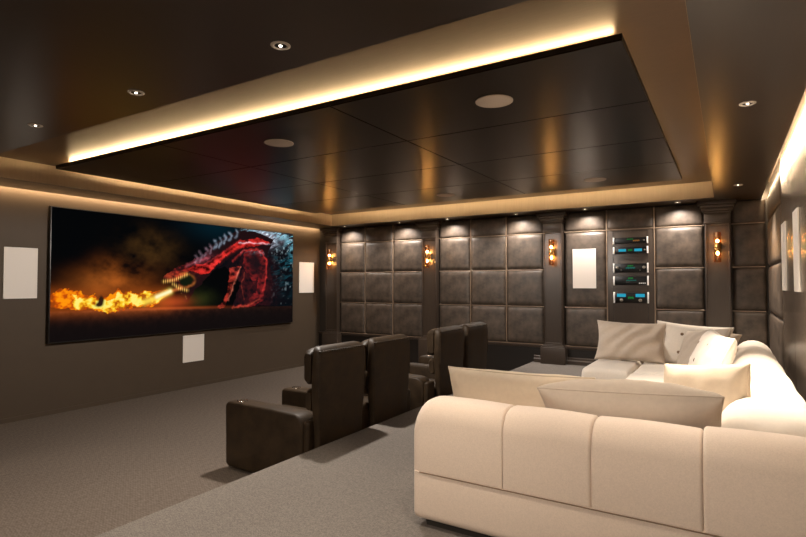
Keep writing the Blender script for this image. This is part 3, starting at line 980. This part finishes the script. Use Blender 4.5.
# base upholstery: near wing, long side, far wing
b = bmesh.new()
seg_block(b, 'X', SX0, SX1, SY0, 3.47, ZP + .035, SEAM, (.045, .03, .02, .005), .03, .03, square='side')
spart('base', b)
b = bmesh.new(); seg_block(b, 'Y', 3.46, 5.46, -.79, SX1, ZP + .035, .66, (.03, .03, .02, .02), .02, .02)
spart('base', b)
b = bmesh.new(); seg_block(b, 'X', -1.255, SX1, 5.45, SY1, ZP + .035, .66, (.03, .03, .02, .02), .04, .03)
spart('base', b)
# low back of the near wing, in channels
chs = [SX0, -.933, -.523, -.093, SX1]
for i in range(4):
    b = bmesh.new()
    seg_block(b, 'X', chs[i], chs[i + 1], SY0, 2.70, SEAM, ST + (.012 if i == 3 else 0), (.004, .02, .12, .105), .10 if i == 0 else .015, .015, crown=.006, side=.0, square=(i == 0))
    spart('back_channel', b)
b = bmesh.new()
tube(b, [(SX0 + .045, SY0 - .001, SEAM - .002), (SX0 + .1, SY0 - .003, SEAM - .002), (-.5, SY0 - .004, SEAM - .002), (SX1 - .05, SY0 - .003, SEAM - .002)], .0028, 6)
spart('seam', b, M['seam'])
# long back along the right wall, puffed channels
ch = [2.66, 3.36, 4.02, 4.70, 5.38, 6.02, SY1]
for i in range(6):
    b = bmesh.new()
    x0 = -.045 + .022 * i
    seg_block(b, 'Y', ch[i] + (.06 if i == 0 else 0), ch[i + 1], x0, SX1 - (.01 if i else 0), .62, ST + (.02 if i == 0 else .025), (.03, .02, .15, .17),   .15 if i == 0 else .05, .05 if i < 5 else .14, crown=.02, side=.012)
    spart('back_channel', b, M['fabric_white'])
# far wing back
fb = [-1.25, -.60, .05]
for i in range(2):
    b = bmesh.new()
    seg_block(b, 'X', fb[i], fb[i + 1], 6.33, SY1, .62, 1.05, (.02, .02, .08, .09), .06 if i == 0 else .03, .03, crown=.01)
    spart('back_channel', b, M['fabric_white'])
# seat cushions
def seat(x0, x1, y0, y1, z1=.812, m=M['fabric_white']):
    b = bmesh.new()
    seg_block(b, 'X', x0, x1, y0, y1, .655, z1, (.035, .035, .05, .05), .045, .045, crown=.014)
    spart('seat_cushion', b, m)
seat(-1.37, -.78, 2.72, 3.48)
seat(-.78, -.04, 2.72, 3.48)
seat(-.80, .02, 3.50, 4.45)
seat(-.80, .04, 4.47, 5.42)
seat(-1.26, -.80, 5.44, 6.34)
seat(-.79, .05, 5.44, 6.34)

# ------------------------------------------------------------------ pillows
def pillow_bm(w, h, t, wr=.010, seed=0, diag=0.0, pinch=.09, n=30, puff=.62, bend=0.0):
    bm = bmesh.new()
    front, back = [], []
    P = [math.sin(.5 * PI * (2 * i / n - 1)) for i in range(n + 1)]
    for side in (1, -1):
        g = []
        for iu, u in enumerate(P):
            col = []
            for iv, v in enumerate(P):
                if side == -1 and (iu in (0, n) or iv in (0, n)):
                    col.append(front[iu][iv]); continue
                x = u * w / 2 * (1 - pinch * (1 - v * v) * abs(u) ** 2)
                z = v * h / 2 * (1 - pinch * (1 - u * u) * abs(v) ** 2)
                k = (max(0, 1 - u * u) * max(0, 1 - v * v)) ** (puff * .62)
                d = Vector((x * 7 + seed, z * 7 + side * 3, seed * 1.7))
                wn = noise.noise(d) * .7 + noise.noise(d * 2.3) * .4
                fold = math.sin((x * 1.0 - z * 1.1) * 34 + 3 * noise.noise(d * .6) + seed) * diag * (.35 + .65 * max(0, noise.noise(d * .55) + .4))
                edge = min(1, 3.0 * (max(0, 1 - u * u) * max(0, 1 - v * v)) ** .5)
                y = side * (-t / 2 * k) + side * -(wn * wr + fold) * edge
                y += bend * (u * u - .5)
                col.append(bm.verts.new((x, y, z)))
            g.append(col)
        if side == 1: front = g
        for i in range(n):
            for j in range(n):
                q = (g[i][j], g[i + 1][j], g[i + 1][j + 1], g[i][j + 1])
                bm.faces.new(q if side == 1 else q[::-1])
    seam = [front[i][0].co.copy() for i in range(n)] + [front[n][j].co.copy() for j in range(n)] + [front[i][n].co.copy() for i in range(n, 0, -1)] + [front[0][j].co.copy() for j in range(n, 0, -1)]
    return bm, seam
def pillow(name, label, w, h, t, loc, rot, mat, buttons=(), cat='pillow', pipe=True, **kw):
    p = thing(name, label, cat, loc, rot)
    bm, seam = pillow_bm(w, h, t, **kw)
    c = obj('cover', bm, mat, p, angle=180)
    if pipe:
        b = bmesh.new(); tube(b, seam, .0045, 6, closed=True)
        obj('piping', b, mat, p, angle=180)
    for (x, z) in buttons:
        b = bmesh.new()
        bmesh.ops.create_uvsphere(b, u_segments=12, v_segments=8, radius=.016)
        u, v = 2 * x / w, 2 * z / h
        k = (max(0, 1 - u * u) * max(0, 1 - v * v)) ** (kw.get('puff', .62) * .62)
        for q in b.verts: q.co.y *= .5
        bmesh.ops.translate(b, verts=b.verts, vec=(x, -t / 2 * k + .001, z))
        obj('button', b, M['seam'], p)
    return p
D = math.radians
pillow('throw_pillow', 'cream pillow leaning behind the near sofa back, at its left end', .88, .33, .22, (-1.04, 2.975, .983), (D(16), D(-1), D(-2)), M['pillow_cream'], seed=2, wr=.018, pinch=.035, bend=.015)
pillow('throw_pillow', 'long warm grey pillow leaning on the near sofa back, in front', .82, .44, .30, (-.43, 2.865, .985), (D(47), D(-2.5), D(3)), M['pillow_grey'], seed=5, wr=.014, pinch=.035)
pillow('throw_pillow', 'large grey pillow with diagonal folds on the far seat end', .70, .44, .20, (-.90, 6.15, 1.03), (D(-20), D(1), D(2)), M['pillow_grey'], seed=9, wr=.014, diag=.018)
pillow('back_cushion', 'white tufted back cushion between the two grey pillows', .70, .44, .18, (-.31, 6.22, 1.02), (D(-14), D(4), D(0)), M['fabric_white'], seed=12, wr=.010, buttons=((-.10, .09), (-.12, -.10), (.12, .06)), cat='cushion')
pillow('throw_pillow', 'grey pillow leaning in the far inside corner behind the white cushions', .60, .46, .18, (-.22, 5.86, 1.0), (D(-26), D(-8), D(-50)), M['pillow_grey'], seed=15, wr=.012, diag=.008)
pillow('throw_pillow', 'small taupe pillow lying on the far corner of the sofa back', .26, .20, .12, (-.03, 6.25, 1.075), (D(-35), D(6), D(-25)), M['pillow_dark'], seed=19, wr=.006)
pillow('back_cushion', 'plump white tufted cushion leaning on the long sofa back', .90, .46, .22, (-.125, 5.08, 1.03), (D(-24), D(0), D(-80)), M['fabric_white'], seed=22, wr=.016, puff=.5, diag=.006, buttons=((-.18, .08), (.02, -.06), (.2, .1)), cat='cushion')
pillow('throw_pillow', 'white wrinkled pillow standing nearest the camera against the long sofa back', .56, .38, .20, (-.12, 3.50, 1.0), (D(-10), D(-8), D(-38)), M['pillow_cream'], seed=27, wr=.02, pinch=.06)

# ------------------------------------------------------------------ unseen lamps without fixtures
lamp('unseen_light', 'SPOT', (-3.62, 4.13, 2.90), 430, (1.0, .91, .82), spot_size=math.radians(178), spot_blend=.15, shadow_soft_size=.05)
lamp('unseen_light', 'SPOT', (-1.2, -.9, 2.75), 390, (1.0, .87, .74), rot=(D(38), 0, D(-8)), spot_size=math.radians(120), spot_blend=.8, shadow_soft_size=.25)  # added fill behind the camera, brightens the sofa front
lamp('unseen_light', 'SPOT', (-4.4, -.9, 2.75), 290, (1.0, .84, .68), rot=(D(20), 0, D(20)), spot_size=math.radians(150), spot_blend=.8, shadow_soft_size=.25)  # second added lamp out of view, lifts the near left floor

# ------------------------------------------------------------------ world and colour management
w = bpy.data.worlds.new('world')
scene.world = w
w.use_nodes = True
w.node_tree.nodes['Background'].inputs[0].default_value = (0.5, 0.4, 0.32, 1)
w.node_tree.nodes['Background'].inputs[1].default_value = 0.0
vs = scene.view_settings
vs.view_transform = 'Standard'
vs.look = 'None'
vs.gamma = 1.0
vs.exposure = 0.0
vs.use_curve_mapping = False
